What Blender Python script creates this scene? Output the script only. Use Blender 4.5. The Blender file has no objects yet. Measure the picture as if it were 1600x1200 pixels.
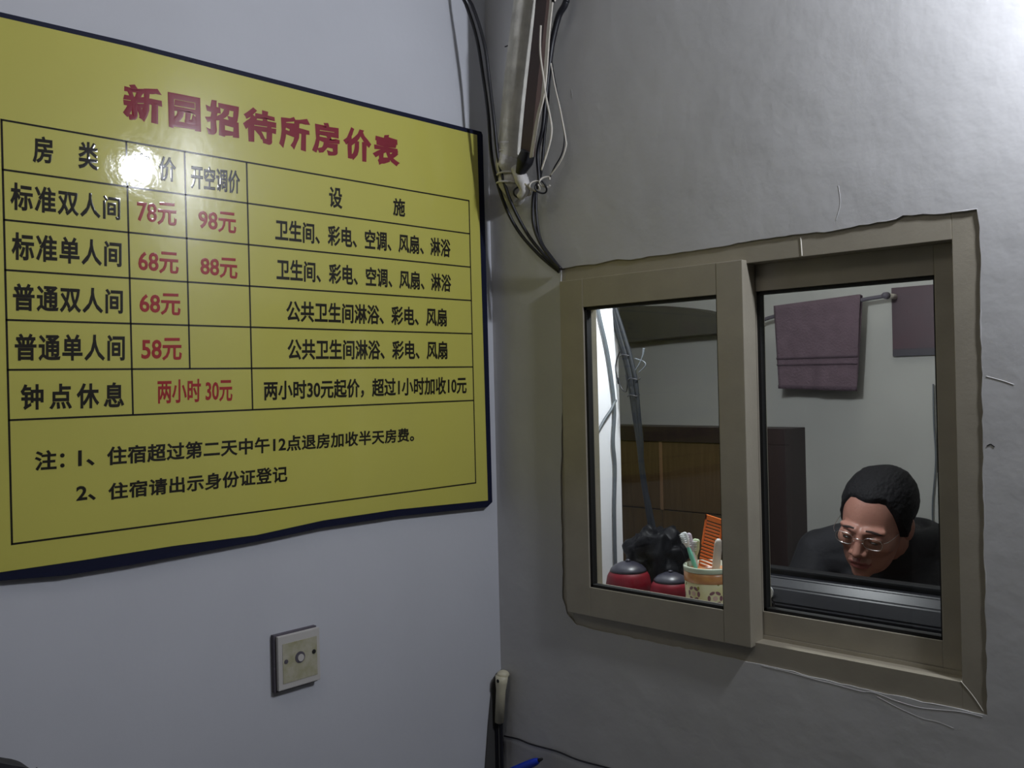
import bpy, bmesh, math, random
import numpy as np
from mathutils import Vector, Matrix, Euler, noise as mnoise
random.seed(7)
S = bpy.context.scene
COL = S.collection

# ------------------------------------------------------------------ camera
F = 1460.0
yw, pt, rl = .7575, .0018, -.0239
def _R():
    Ry = np.array([[math.cos(yw), 0, math.sin(yw)], [0, 1, 0], [-math.sin(yw), 0, math.cos(yw)]])
    Rx = np.array([[1, 0, 0], [0, math.cos(pt), -math.sin(pt)], [0, math.sin(pt), math.cos(pt)]])
    Rz = np.array([[math.cos(rl), -math.sin(rl), 0], [math.sin(rl), math.cos(rl), 0], [0, 0, 1]])
    return Rz @ Rx @ Ry
M = _R()
CAM = Vector((1.304, -1.327, 1.5))
camd = bpy.data.cameras.new('camera'); cam = bpy.data.objects.new('camera', camd); COL.objects.link(cam)
r_ = (M[0, 0], M[0, 2], -M[0, 1]); d_ = (M[1, 0], M[1, 2], -M[1, 1]); f_ = (M[2, 0], M[2, 2], -M[2, 1])
mw = Matrix.Identity(4)
for i in range(3):
    mw[i][0] = r_[i]; mw[i][1] = -d_[i]; mw[i][2] = -f_[i]; mw[i][3] = CAM[i]
cam.matrix_world = mw
camd.sensor_width = 36; camd.lens = F * 36 / 1600; camd.clip_start = .01; camd.clip_end = 50
S.camera = cam

# ------------------------------------------------------------------ world, lamps, exposure
w = bpy.data.worlds.new('world'); S.world = w; w.use_nodes = True
w.node_tree.nodes['Background'].inputs[0].default_value = (.5, .55, .7, 1)
w.node_tree.nodes['Background'].inputs[1].default_value = .05
S.view_settings.view_transform = 'Standard'; S.view_settings.look = 'None'
S.view_settings.exposure = 0; S.view_settings.gamma = 1; S.view_settings.use_curve_mapping = False

def lamp(name, kind, loc, power, color, size=.03, rot=None, sizey=None):
    l = bpy.data.lights.new(name, kind); l.energy = power; l.color = color
    if kind == 'AREA':
        l.size = size
        if sizey: l.shape = 'RECTANGLE'; l.size_y = sizey
    else: l.shadow_soft_size = size
    o = bpy.data.objects.new(name, l); o.location = loc
    if rot: o.rotation_euler = rot
    COL.objects.link(o); return o
COOL = (.86, .9, 1.0)
lamp('hall_bulb', 'POINT', (1.25, -.143, 2.116), 25.5, COOL, .034)
lamp('hall_fill', 'AREA', (.75, -1.35, 2.75), 3.1, (1.0, .96, .9), .5)  # ambient fill added above the hall, not a fitting of the room
lamp('office_lamp', 'POINT', (.30, .30, 1.85), 17.5, (.93, .95, 1.0), .03)
lamp('office_ceiling_lamp', 'AREA', (.4, .9, 2.7), 4.0, (1.0, .97, .9), .5)

def ray(px, py):
    d = M.T @ np.array([(px - 800) / F, (py - 600) / F, 1.0]); return Vector((d[0], d[2], -d[1]))
def P(px, py, ax, c):                       # the point of a photo feature on the plane it lies in
    d = ray(px, py); i = 'xyz'.index(ax); t = (c - CAM[i]) / d[i]; return CAM + d * t

# ------------------------------------------------------------------ materials
def mat(name, base, rough=.6, metal=0., var=0., scale=8., bump=0., bscale=40., spec=.5, coat=0., color2=None, coord='Object', **kw):
    m = bpy.data.materials.new(name); m.use_nodes = True; nt = m.node_tree; N = nt.nodes; L = nt.links
    b = N['Principled BSDF']
    b.inputs['Base Color'].default_value = (*base, 1); b.inputs['Roughness'].default_value = rough
    b.inputs['Metallic'].default_value = metal; b.inputs['Specular IOR Level'].default_value = spec
    b.inputs['Coat Weight'].default_value = coat
    for k, v in kw.items(): b.inputs[k.replace('_', ' ')].default_value = v
    tc = N.new('ShaderNodeTexCoord')
    if var or color2:
        n = N.new('ShaderNodeTexNoise'); n.inputs['Scale'].default_value = scale; n.inputs['Detail'].default_value = 5
        L.new(tc.outputs[coord], n.inputs['Vector'])
        r = N.new('ShaderNodeValToRGB'); r.color_ramp.elements[0].position = .3; r.color_ramp.elements[1].position = .7
        c2 = color2 or tuple(min(1, c * (1 + var)) for c in base)
        c1 = base if color2 else tuple(c * (1 - var) for c in base)
        r.color_ramp.elements[0].color = (*c1, 1); r.color_ramp.elements[1].color = (*c2, 1)
        L.new(n.outputs['Fac'], r.inputs['Fac']); L.new(r.outputs['Color'], b.inputs['Base Color'])
    if bump:
        n = N.new('ShaderNodeTexNoise'); n.inputs['Scale'].default_value = bscale; n.inputs['Detail'].default_value = 4
        L.new(tc.outputs[coord], n.inputs['Vector'])
        bp = N.new('ShaderNodeBump'); bp.inputs['Strength'].default_value = bump; bp.inputs['Distance'].default_value = .004
        L.new(n.outputs['Fac'], bp.inputs['Height']); L.new(bp.outputs['Normal'], b.inputs['Normal'])
    return m
def wood(name, c1, c2, scale=(30, 30, 2)):
    m = mat(name, c1, .5); nt = m.node_tree; N = nt.nodes; L = nt.links; b = N['Principled BSDF']
    tc = N.new('ShaderNodeTexCoord'); mp = N.new('ShaderNodeMapping'); mp.inputs['Scale'].default_value = scale
    n = N.new('ShaderNodeTexNoise'); n.inputs['Scale'].default_value = 1.5; n.inputs['Detail'].default_value = 6
    r = N.new('ShaderNodeValToRGB'); r.color_ramp.elements[0].color = (*c1, 1); r.color_ramp.elements[1].color = (*c2, 1)
    r.color_ramp.elements[0].position = .35; r.color_ramp.elements[1].position = .65
    L.new(tc.outputs['Object'], mp.inputs['Vector']); L.new(mp.outputs['Vector'], n.inputs['Vector'])
    L.new(n.outputs['Fac'], r.inputs['Fac']); L.new(r.outputs['Color'], b.inputs['Base Color']); return m

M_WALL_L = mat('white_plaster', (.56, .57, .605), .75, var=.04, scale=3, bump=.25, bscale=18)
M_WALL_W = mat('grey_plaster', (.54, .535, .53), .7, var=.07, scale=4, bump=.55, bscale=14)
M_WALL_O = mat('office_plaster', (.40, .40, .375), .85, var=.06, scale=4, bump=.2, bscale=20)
M_PILLAR = mat('glossy_white_paint', (.86, .87, .9), .45)
M_FLOOR = mat('dark_floor', (.06, .055, .05), .5, var=.2)
M_CEIL = mat('ceiling_white', (.2, .2, .2), .9)
M_ALU = mat('champagne_aluminium', (.36, .325, .255), .40, metal=.15, var=.06, scale=20, bump=.05, bscale=200)
M_GASK = mat('black_rubber', (.004, .004, .004), .7)
M_NAVY = mat('navy_board', (.006, .008, .028), .6, spec=.2)
M_YEL = mat('yellow_laminate', (.55, .51, .10), .5, spec=.22, var=.05, scale=2.5, coat=1.0, bump=.02, bscale=9)
M_YEL.node_tree.nodes['Principled BSDF'].inputs['Coat Roughness'].default_value = .055
_nt = M_YEL.node_tree; _n = _nt.nodes.new('ShaderNodeTexNoise'); _n.inputs['Scale'].default_value = 55; _n.inputs['Detail'].default_value = 3
_tc = _nt.nodes.new('ShaderNodeTexCoord'); _nt.links.new(_tc.outputs['Object'], _n.inputs['Vector'])
_b = _nt.nodes.new('ShaderNodeBump'); _b.inputs['Strength'].default_value = .10; _b.inputs['Distance'].default_value = .002
_nt.links.new(_n.outputs['Fac'], _b.inputs['Height']); _nt.links.new(_b.outputs['Normal'], _nt.nodes['Principled BSDF'].inputs['Coat Normal'])
M_INK = mat('black_ink', (.014, .011, .006), .6, spec=.15, coat=.7, Coat_Roughness=.06)
M_RED = mat('red_ink', (.36, .022, .022), .6, spec=.15, coat=.7, Coat_Roughness=.06)
M_DRED = mat('dark_red_ink', (.25, .02, .035), .6, spec=.15, coat=.7, Coat_Roughness=.06)
M_BLK = mat('black_cable', (.012, .012, .016), .42)
M_GREYC = mat('grey_cable_and_tube', (.10, .115, .13), .5)
M_PALE = mat('pale_wire', (.62, .58, .5), .45)
M_PIPE = mat('whitewashed_pipe', (.66, .64, .57), .6, var=.18, scale=30, bump=.6, bscale=60)
M_TAPE = mat('white_tape', (.62, .60, .58), .5, var=.15, scale=50, bump=.5, bscale=90)
M_BROWN = mat('brown_conduit', (.06, .035, .028), .5, var=.2)
M_CREAM = mat('cream_plastic', (.62, .58, .42), .4)
M_PLATE = mat('socket_plastic', (.55, .53, .50), .4)
M_STAIN = mat('socket_stained', (.36, .34, .2), .55, color2=(.5, .48, .38), scale=60)
M_DARK = mat('dark_hole', (.01, .01, .01), .8)
M_SOCKSH = mat('socket_box_grey', (.10, .09, .11), .7)
M_WOODP = wood('brown_panel', (.095, .058, .022), (.125, .078, .032), (60, 60, 5))
M_WOODD = wood('dark_wood', (.024, .014, .014), (.034, .019, .018))
M_SEAM = mat('panel_bead', (.26, .15, .075), .5)
M_SKIN = mat('skin', (.38, .185, .14), .42, var=.08, scale=30, bump=.12, bscale=220, Subsurface_Weight=.08, Subsurface_Radius=(.012, .004, .002))
M_HAIR = mat('black_hair', (.008, .0075, .009), .75, spec=.2, bump=.6, bscale=170)
M_BROWH = mat('eyebrow_hair', (.035, .02, .018), .7)
M_LIP = mat('lip', (.28, .085, .075), .4)
M_EYEW = mat('eye_white', (.5, .46, .42), .15)
M_IRIS = mat('iris', (.02, .012, .01), .1)
M_JACK = mat('black_jacket', (.016, .016, .02), .8, bump=.4, bscale=60, var=.3, scale=20)
M_TROU = mat('dark_trousers', (.03, .03, .04), .9)
M_SHOE = mat('black_shoe', (.01, .01, .01), .4)
M_METAL = mat('silver_wire', (.8, .78, .76), .18, metal=1.)
M_MON = mat('black_monitor_plastic', (.004, .0045, .006), .5, spec=.2)
M_MONG = mat('glossy_monitor_plastic', (.002, .0025, .006), .33, spec=.22)
M_WHITE = mat('white_plastic', (.75, .77, .78), .3)
M_GOURD = mat('crimson_gloss', (.17, .003, .012), .5, spec=.25, var=.15, scale=60)
M_GCAP = mat('grey_blue_gloss', (.025, .024, .04), .35)
M_BAG = mat('black_plastic_bag', (.0015, .0015, .003), .5, spec=.15, bump=.6, bscale=30)
M_CUP = mat('cream_cup', (.66, .60, .30), .3, color2=(.72, .68, .46), scale=30)
M_CUPB = mat('orange_band', (.62, .30, .10), .3, color2=(.5, .18, .06), scale=70)
M_CUPR = mat('pale_green_rim', (.52, .58, .46), .3)
M_PETAL = mat('plum_petal', (.22, .09, .12), .35)
M_PETP = mat('pink_centre', (.62, .42, .38), .35)
M_ORAN = mat('orange_plastic', (1.0, .23, .035), .4)
M_LILAC = mat('lilac_plastic', (.62, .54, .64), .3)
M_PGRN = mat('pale_green_plastic', (.55, .66, .42), .3)
M_TEAL = mat('teal_plastic', (.15, .5, .38), .3)
M_TOWEL = mat('mauve_towel', (.125, .085, .105), .95, var=.12, scale=35, bump=.8, bscale=160)
M_TOWD = mat('towel_dark_band', (.07, .045, .06), .95, bump=.8, bscale=160)
M_POST = mat('dark_red_print', (.05, .032, .042), .5, color2=(.065, .022, .032), scale=6)
M_POSTD = mat('dark_print_foot', (.035, .03, .04), .5)
M_SHELF = mat('dark_grey_shelf', (.055, .052, .043), .8, var=.15)
M_BLUE = mat('blue_plastic', (.01, .05, .62), .35)
M_DESK = wood('desk_wood', (.12, .08, .05), (.2, .13, .08), (3, 30, 30))
M_SCREEN = mat('screen_black', (.01, .01, .012), .15)

def glass_mat():
    m = bpy.data.materials.new('window_glass'); m.use_nodes = True; nt = m.node_tree; N = nt.nodes; L = nt.links
    for n in list(N): N.remove(n)
    o = N.new('ShaderNodeOutputMaterial'); mx = N.new('ShaderNodeMixShader'); t = N.new('ShaderNodeBsdfTransparent')
    t.inputs[0].default_value = (.93, .95, .94, 1)
    g = N.new('ShaderNodeBsdfGlossy'); g.inputs['Roughness'].default_value = .03
    fr = N.new('ShaderNodeFresnel'); fr.inputs[0].default_value = 1.45
    mu = N.new('ShaderNodeMath'); mu.operation = 'MULTIPLY'; mu.inputs[1].default_value = .4; L.new(fr.outputs[0], mu.inputs[0]); L.new(mu.outputs[0], mx.inputs[0]); L.new(t.outputs[0], mx.inputs[1]); L.new(g.outputs[0], mx.inputs[2])
    L.new(mx.outputs[0], o.inputs['Surface']); return m
M_GLASS = glass_mat()

# ------------------------------------------------------------------ helpers
def empty(name, loc, label=None, cat=None, group=None, kind=None):
    o = bpy.data.objects.new(name, None); o.location = loc; COL.objects.link(o); o.empty_display_size = .05
    tag(o, label, cat, group, kind); return o
def tag(o, label=None, cat=None, group=None, kind=None):
    if label: o['label'] = label
    if cat: o['category'] = cat
    if group: o['group'] = group
    if kind: o['kind'] = kind
    return o
def link(name, me, m, parent=None, smooth=False, label=None):
    o = bpy.data.objects.new(name, me); COL.objects.link(o)
    if m and not me.materials: me.materials.append(m)
    if smooth:
        for p in me.polygons: p.use_smooth = True
    if parent:
        o.parent = parent
        base = Matrix.Translation(parent.location) if not parent.parent else Matrix.Translation(parent.location) @ Matrix.Translation(parent.parent.location)
        if parent.type == 'MESH' and parent.parent:
            base = Matrix.Translation(parent.parent.location)  # mesh parts sit at their thing's origin shift
        o.matrix_parent_inverse = Matrix.Identity(4)
        o.location = -(base.to_translation())if parent.parent is None else (0, 0, 0)
    if label: o['label'] = label
    return o
def bmobj(name, bm, m, parent=None, smooth=False, label=None):
    me = bpy.data.meshes.new(name); bmesh.ops.recalc_face_normals(bm, faces=bm.faces[:]); bm.to_mesh(me); bm.free()
    return link(name, me, m, parent, smooth, label)
def box(bm, x0, x1, y0, y1, z0, z1, bev=0.):
    vs = [bm.verts.new((x, y, z)) for x in (x0, x1) for y in (y0, y1) for z in (z0, z1)]
    fs = [bm.faces.new([vs[i] for i in q]) for q in ((0, 1, 3, 2), (4, 6, 7, 5), (0, 4, 5, 1), (2, 3, 7, 6), (0, 2, 6, 4), (1, 5, 7, 3))]
    if bev:
        es = list({e for f in fs for e in f.edges})
        bmesh.ops.bevel(bm, geom=es, offset=bev, segments=2, affect='EDGES', profile=.6)
    return bm
def boxo(name, x0, x1, y0, y1, z0, z1, m, parent=None, bev=0., label=None):
    return bmobj(name, box(bmesh.new(), x0, x1, y0, y1, z0, z1, bev), m, parent, label=label)
def cat_rom(pts, n=8):
    pts = [Vector(p) for p in pts]; out = []
    for i in range(len(pts) - 1):
        p0 = pts[max(i - 1, 0)]; p1 = pts[i]; p2 = pts[i + 1]; p3 = pts[min(i + 2, len(pts) - 1)]
        for k in range(n):
            t = k / n
            out.append(.5 * ((2 * p1) + (p2 - p0) * t + (2 * p0 - 5 * p1 + 4 * p2 - p3) * t * t + (3 * p1 - p0 - 3 * p2 + p3) * t ** 3))
    out.append(pts[-1]); return out
def tube(bm, pts, r, seg=8, smooth=True, n=8, flat=1., up=None):
    """swept tube; r: number or list along the control points"""
    path = cat_rom(pts, n) if smooth and len(pts) > 2 else [Vector(p) for p in pts]
    k = len(path)
    if isinstance(r, (list, tuple)):
        rr = [float(np.interp(i / (k - 1) * (len(r) - 1), range(len(r)), r)) for i in range(k)]
    else: rr = [r] * k
    rings = []; prev = None
    for i, p in enumerate(path):
        t = (path[min(i + 1, k - 1)] - path[max(i - 1, 0)])
        if t.length < 1e-9: t = Vector((0, 0, 1))
        t.normalize()
        u = prev if prev is not None else (Vector(up) if up else (Vector((0, 1, 0)) if abs(t.y) < .9 else Vector((1, 0, 0))))
        u = (u - t * u.dot(t)).normalized(); v = t.cross(u); prev = u
        rings.append([bm.verts.new(p + (u * math.cos(a) * flat + v * math.sin(a)) * rr[i]) for a in [2 * math.pi * j / seg for j in range(seg)]])
    for a, b in zip(rings, rings[1:]):
        for j in range(seg): bm.faces.new((a[j], a[(j + 1) % seg], b[(j + 1) % seg], b[j]))
    bm.faces.new(rings[0][::-1]); bm.faces.new(rings[-1]); return bm
def tubeo(name, pts, r, m, parent=None, seg=8, smooth=True, flat=1., up=None, label=None):
    return bmobj(name, tube(bmesh.new(), pts, r, seg, smooth, flat=flat, up=up), m, parent, True, label)
def lathe(bm, prof, c, seg=28):
    c = Vector(c); rings = []
    for r, z in prof:
        rings.append([bm.verts.new(c + Vector((r * math.cos(2 * math.pi * j / seg), r * math.sin(2 * math.pi * j / seg), z))) for j in range(seg)])
    for a, b in zip(rings, rings[1:]):
        for j in range(seg): bm.faces.new((a[j], a[(j + 1) % seg], b[(j + 1) % seg], b[j]))
    bm.faces.new(rings[0][::-1]); bm.faces.new(rings[-1]); return bm
def plate(bm, pts, n, th):
    """a polygon pushed by th along n"""
    n = Vector(n); a = [bm.verts.new(p) for p in pts]; b = [bm.verts.new(Vector(p) + n * th) for p in pts]
    k = len(pts); bm.faces.new(a); bm.faces.new(b[::-1])
    for i in range(k): bm.faces.new((a[i], b[i], b[(i + 1) % k], a[(i + 1) % k]))
    return bm
def ball(bm, c, r, seg=20, rings=12, sc=(1, 1, 1)):
    mt = Matrix.Translation(Vector(c)) @ Matrix.Diagonal((r * sc[0], r * sc[1], r * sc[2], 1))
    bmesh.ops.create_uvsphere(bm, u_segments=seg, v_segments=rings, radius=1, matrix=mt); return bm

# ------------------------------------------------------------------ the rooms
def slab(name, *a, m, mk='structure'):
    o = boxo(name, *a, m); o['kind'] = mk; return o
slab('wall_left', -.12, 0, -3.2, .0, 0, 2.9, m=M_WALL_L)
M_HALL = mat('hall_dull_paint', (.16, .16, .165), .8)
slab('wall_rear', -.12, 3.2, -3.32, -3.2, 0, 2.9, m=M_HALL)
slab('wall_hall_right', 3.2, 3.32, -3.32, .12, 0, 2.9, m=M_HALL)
slab('wall_pilaster', -.12, 0, .12, .412, 0, 2.9, m=M_PILLAR)
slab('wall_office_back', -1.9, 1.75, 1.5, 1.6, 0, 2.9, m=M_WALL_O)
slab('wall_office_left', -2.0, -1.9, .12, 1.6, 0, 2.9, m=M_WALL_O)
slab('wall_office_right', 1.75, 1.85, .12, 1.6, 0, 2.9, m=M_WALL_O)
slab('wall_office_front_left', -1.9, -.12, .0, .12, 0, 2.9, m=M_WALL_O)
slab('floor', -2.0, 3.32, -3.32, 1.6, -.1, 0, m=M_FLOOR)
slab('ceiling', -2.0, 3.32, -3.32, 1.6, 2.9, 3.0, m=M_CEIL)

# window wall: the opening in the plaster has a ragged hand-trowelled lip
hole_px = [(877, 419), (900, 415), (940, 411), (955, 406), (985, 405), (1040, 397), (1110, 388), (1140, 382), (1200, 372), (1250, 366), (1300, 361),
           (1330, 354), (1400, 343), (1410, 337), (1475, 333), (1528, 326), (1532, 400), (1533, 500), (1535, 600), (1536, 730), (1538, 850), (1541, 1000), (1542, 1117),
           (1500, 1109), (1400, 1088), (1300, 1066), (1240, 1050), (1180, 1037), (1120, 1024), (1060, 1012), (1000, 1000), (930, 985), (900, 976), (886, 960), (879, 935), (878, 850), (876, 760), (877, 700), (878, 620), (878, 550), (876, 480)]
hp = [P(x, y, 'y', 0) for x, y in hole_px]
ring = []
for i, a in enumerate(hp):
    b = hp[(i + 1) % len(hp)]; k = max(1, int((b - a).length / .012))
    for j in range(k):
        q = a.lerp(b, j / k)
        q = q + Vector((random.uniform(-1, 1), 0, random.uniform(-1, 1))) * .0011
        ring.append((q.x, q.z))
bm = bmesh.new()
def loop(pts, y): 
    vs = [bm.verts.new((x, y, z)) for x, z in pts]; return vs, [bm.edges.new((vs[i], vs[(i + 1) % len(vs)])) for i in range(len(vs))]
outer = [(0, 0), (3.2, 0), (3.2, 2.9), (0, 2.9)]
for y, rg in ((0, ring), (.12, [((x - .53) * 1.12 + .53, z) for x, z in ring])):
    v1, e1 = loop(outer, y); v2, e2 = loop(rg, y)
    bmesh.ops.triangle_fill(bm, edges=e1 + e2, use_beauty=True)
    if y == 0: A1, A2 = v1, v2
    else:
        for p, q in ((A1, v1), (A2, v2)):
            for i in range(len(p)):
                j = (i + 1) % len(p); bm.faces.new((p[i], p[j], q[j], q[i]))
wf = bmobj('wall_front', bm, M_WALL_W); wf['kind'] = 'structure'
# plaster lip: a slightly swollen uneven bead round the opening
bm = bmesh.new()
lp = [Vector((x, .0006, z)) for x, z in ring]
top = [v for v in lp]
tube(bm, top + [top[0]], [.0003 + .0012 * random.random() ** 2 for _ in range(90)], 6, smooth=False, flat=.8)
bmobj('plaster_lip', bm, M_WALL_W, wf, True)
# hairline cracks and scuffs in the plaster
def scratch(name, px, r, m, y=-.0001, par=wf):
    return tubeo(name, [P(a, b, 'y', y) for a, b in px], r, m, par, 5, label=None)
M_CRK = mat('bare_plaster_chip', (.68, .67, .65), .8); M_MARK = mat('dark_mark', (.012, .01, .012), .8)
scratch('plaster_scratch', [(1541, 588), (1556, 592), (1570, 596), (1584, 601)], .0005, M_CRK)
scratch('plaster_crack', [(1190, 1040), (1215, 1046), (1240, 1052), (1275, 1062), (1300, 1068), (1345, 1080), (1365, 1082), (1400, 1095), (1440, 1106), (1500, 1112), (1535, 1120)], .0004, M_CRK)
scratch('plaster_crack', [(1370, 1088), (1400, 1104), (1440, 1122), (1465, 1128), (1490, 1138)], .00025, M_CRK)
scratch('wall_mark', [(1542, 697), (1545, 695), (1548, 694), (1551, 696), (1554, 698)], .0007, M_MARK)
scratch('wall_mark', [(789, 73), (792, 72), (796, 70)], .0012, M_MARK)
for q in ([(1310, 290), (1313, 318), (1306, 345)], [(893, 140), (894, 152)]):
    scratch('plaster_ridge', q, .00035, M_WALL_W)

# ------------------------------------------------------------------ window
W = empty('window_1', (.53, 0, 1.04), kind='structure')
fy0, fy1 = .003, .066
bm = bmesh.new()
FX0, FX1, FZ0, FZ1 = .19, .871, 1.08, 1.679
box(bm, .155, FX0, fy0, fy1, 1.02, 1.74, .0008); box(bm, FX1, .915, fy0, fy1, 1.02, 1.74, .0008)
box(bm, FX0, FX1, fy0, fy1, FZ1, 1.739, .0008); box(bm, FX0, FX1, fy0, fy1, 1.021, FZ0, .0008)
bmobj('frame', bm, M_ALU, W)
boxo('frame_rail', FX0, FX1, .0285, .0300, FZ0 - .001, FZ0 + .006, M_ALU, W)
M_EDGE = mat('bright_joint', (.75, .72, .62), .4)
tubeo('mitre_joint', [P(a, b, 'y', fy0) for a, b in ((1501, 1064), (1520, 1087), (1537, 1112))], .0007, M_EDGE, W, 5)
tubeo('frame_scratch', [P(a, b, 'y', fy0) for a, b in ((1251, 371), (1252, 385), (1253, 400))], .0012, M_EDGE, W, 5)
def sash(x0, x1, z0, z1, gx0, gx1, gz0, gz1, y0, y1):
    bm = bmesh.new()
    box(bm, x0, gx0, y0, y1, z0, z1, .0012); box(bm, gx1, x1, y0, y1, z0, z1, .0012)
    box(bm, gx0, gx1, y0 + .0003, y1, gz1, z1, .0008); box(bm, gx0, gx1, y0 + .0003, y1, z0, gz0, .0008)
    s = bmobj('sash', bm, M_ALU, W)
    bm = bmesh.new(); g = .0052; ya, yb = y0 + .0035, y0 + .017
    box(bm, gx0, gx0 + g, ya, yb, gz0, gz1); box(bm, gx1 - g * .5, gx1, ya, yb, gz0, gz1)
    box(bm, gx0, gx1, ya, yb, gz1 - g, gz1); box(bm, gx0, gx1, ya, yb, gz0, gz0 + g)
    sub = bmobj('gasket', bm, M_GASK); sub.parent = s
    p = boxo('pane', gx0 + g * .5, gx1 - g * .3, y0 + .009, y0 + .0125, gz0 + g * .5, gz1 - g * .5, M_GLASS); p.parent = s
    return s
sash(.186, .562, 1.074, 1.684, .2400, .5145, 1.1265, 1.6325, -.011, .028)
sash(.520, .868, 1.083, 1.679, .561, .837, 1.1235, 1.636, .031, .060)

# ------------------------------------------------------------------ price board
X_S = .0125
def poly(px, x): return [P(a, b, 'x', x) for a, b in px]
B = empty('price_board', (0, -.48, 1.62), 'yellow laminated price list with red heading and black ruled table on white wall', 'sign')
top = [(745, 211), (560, 165), (380, 119), (200, 73), (100, 50), (0, 27), (-60, 14)]
bot = [(-60, 903), (0, 894), (130, 875), (270, 853), (400, 836), (505, 813), (620, 796), (762, 782)]
sheet_px = top[::-1] + bot[::-1]
navy_px = [(-66, 8), (0, 22), (100, 45), (200, 68), (380, 114), (560, 160), (748, 207), (750, 212), (765, 784), (757, 792), (620, 806), (505, 823), (400, 845), (200, 882), (100, 898), (0, 906), (-66, 914)]
bmobj('backing_board', plate(bmesh.new(), poly(navy_px, .004), (1, 0, 0), .0075), M_NAVY, B)
bmobj('laminated_sheet', plate(bmesh.new(), poly(sheet_px, .0117), (1, 0, 0), .0008), M_YEL, B)
# table grid: world heights and distances along the wall
def zrow(a, b): return (P(*a, 'x', X_S).z + P(*b, 'x', X_S).z) / 2
rows = [zrow(a, b) for a, b in (((0, 186), (732, 314)), ((0, 265), (734, 365)), ((5, 344), (735, 417)), ((5, 421), (735, 470)), ((8, 499), (737, 522)), ((11, 577), (739, 574)), ((15, 656), (740, 626)), ((20, 849), (744, 755)))]
def ycol(a, b): return (P(*a, 'x', X_S).y + P(*b, 'x', X_S).y) / 2
cols = [ycol(a, b) for a, b in (((1, 187), (20, 849)), ((195, 221), (210, 646)), ((287, 239), (298, 575)), ((384, 257), (396, 638)), ((732, 314), (744, 755)))]
bm = bmesh.new(); lw = .0013; xa, xb = X_S - .0002, X_S + .0002
def hl(z, ya, yb): box(bm, xa, xb, ya - lw, yb + lw, z - lw, z + lw)
def vl(y, za, zb): box(bm, xa, xb, y - lw, y + lw, min(za, zb), max(za, zb))
for z in rows: hl(z, cols[0], cols[4])
vl(cols[0], rows[0], rows[7]); vl(cols[4], rows[0], rows[7]); vl(cols[1], rows[0], rows[6]); vl(cols[3], rows[0], rows[6]); vl(cols[2], rows[0], rows[5])
bmobj('table_grid', bm, M_INK, B)
def text_mesh(body, bold=.018, spacing=1., rough=0.):
    c = bpy.data.curves.new('lettering', 'FONT'); c.body = body; c.bevel_depth = bold; c.bevel_resolution = 0; c.resolution_u = 3; c.space_character = spacing
    o = bpy.data.objects.new('lettering', c); COL.objects.link(o)
    me = bpy.data.meshes.new_from_object(o.evaluated_get(bpy.context.evaluated_depsgraph_get()))
    bpy.data.objects.remove(o); bpy.data.curves.remove(c); me.materials.clear(); return me
def lettering(body, quad, m, bold=.018, spacing=1., wob=0., name='lettering'):
    """ink box of the line fitted to its four corners on the sheet: TL TR BR BL"""
    me = text_mesh(body, bold, spacing)
    n = len(me.vertices); co = np.empty(n * 3); me.vertices.foreach_get('co', co); co = co.reshape(-1, 3)
    if wob:
        for i in range(n):
            v = mnoise.noise_vector(Vector((co[i][0] * 5, co[i][1] * 5, 3))) * wob; co[i][0] += v.x; co[i][1] += v.y
    mn = co.min(0); mx = co.max(0); u = (co[:, 0] - mn[0]) / (mx[0] - mn[0]); v = (co[:, 1] - mn[1]) / (mx[1] - mn[1])
    TL, TR, BR, BL = [np.array(P(a, b, 'x', X_S)) for a, b in quad]
    out = ((1 - u) * (1 - v))[:, None] * BL + (u * (1 - v))[:, None] * BR + (u * v)[:, None] * TR + ((1 - u) * v)[:, None] * TL
    out[:, 0] = X_S + .00025 + .00004 * (co[:, 2] / max(mx[2], 1e-6))
    me.vertices.foreach_set('co', out.ravel()); me.update(); me.name = name
    # give the printed strokes a hair of thickness
    back = {i for i in range(n) if co[i][2] < -1e-5}
    bm = bmesh.new(); bm.from_mesh(me); bpy.data.meshes.remove(me); bm.verts.ensure_lookup_table()
    bmesh.ops.delete(bm, geom=[bm.verts[i] for i in back], context='VERTS')
    return bmobj(name, bm, m, B)
Z = '\u3000'
lettering('新园招待所房价表', [(192, 126), (625, 214), (625, 264), (192, 187)], M_DRED, .044, 1.24, .05, name='title_lettering')
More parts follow.
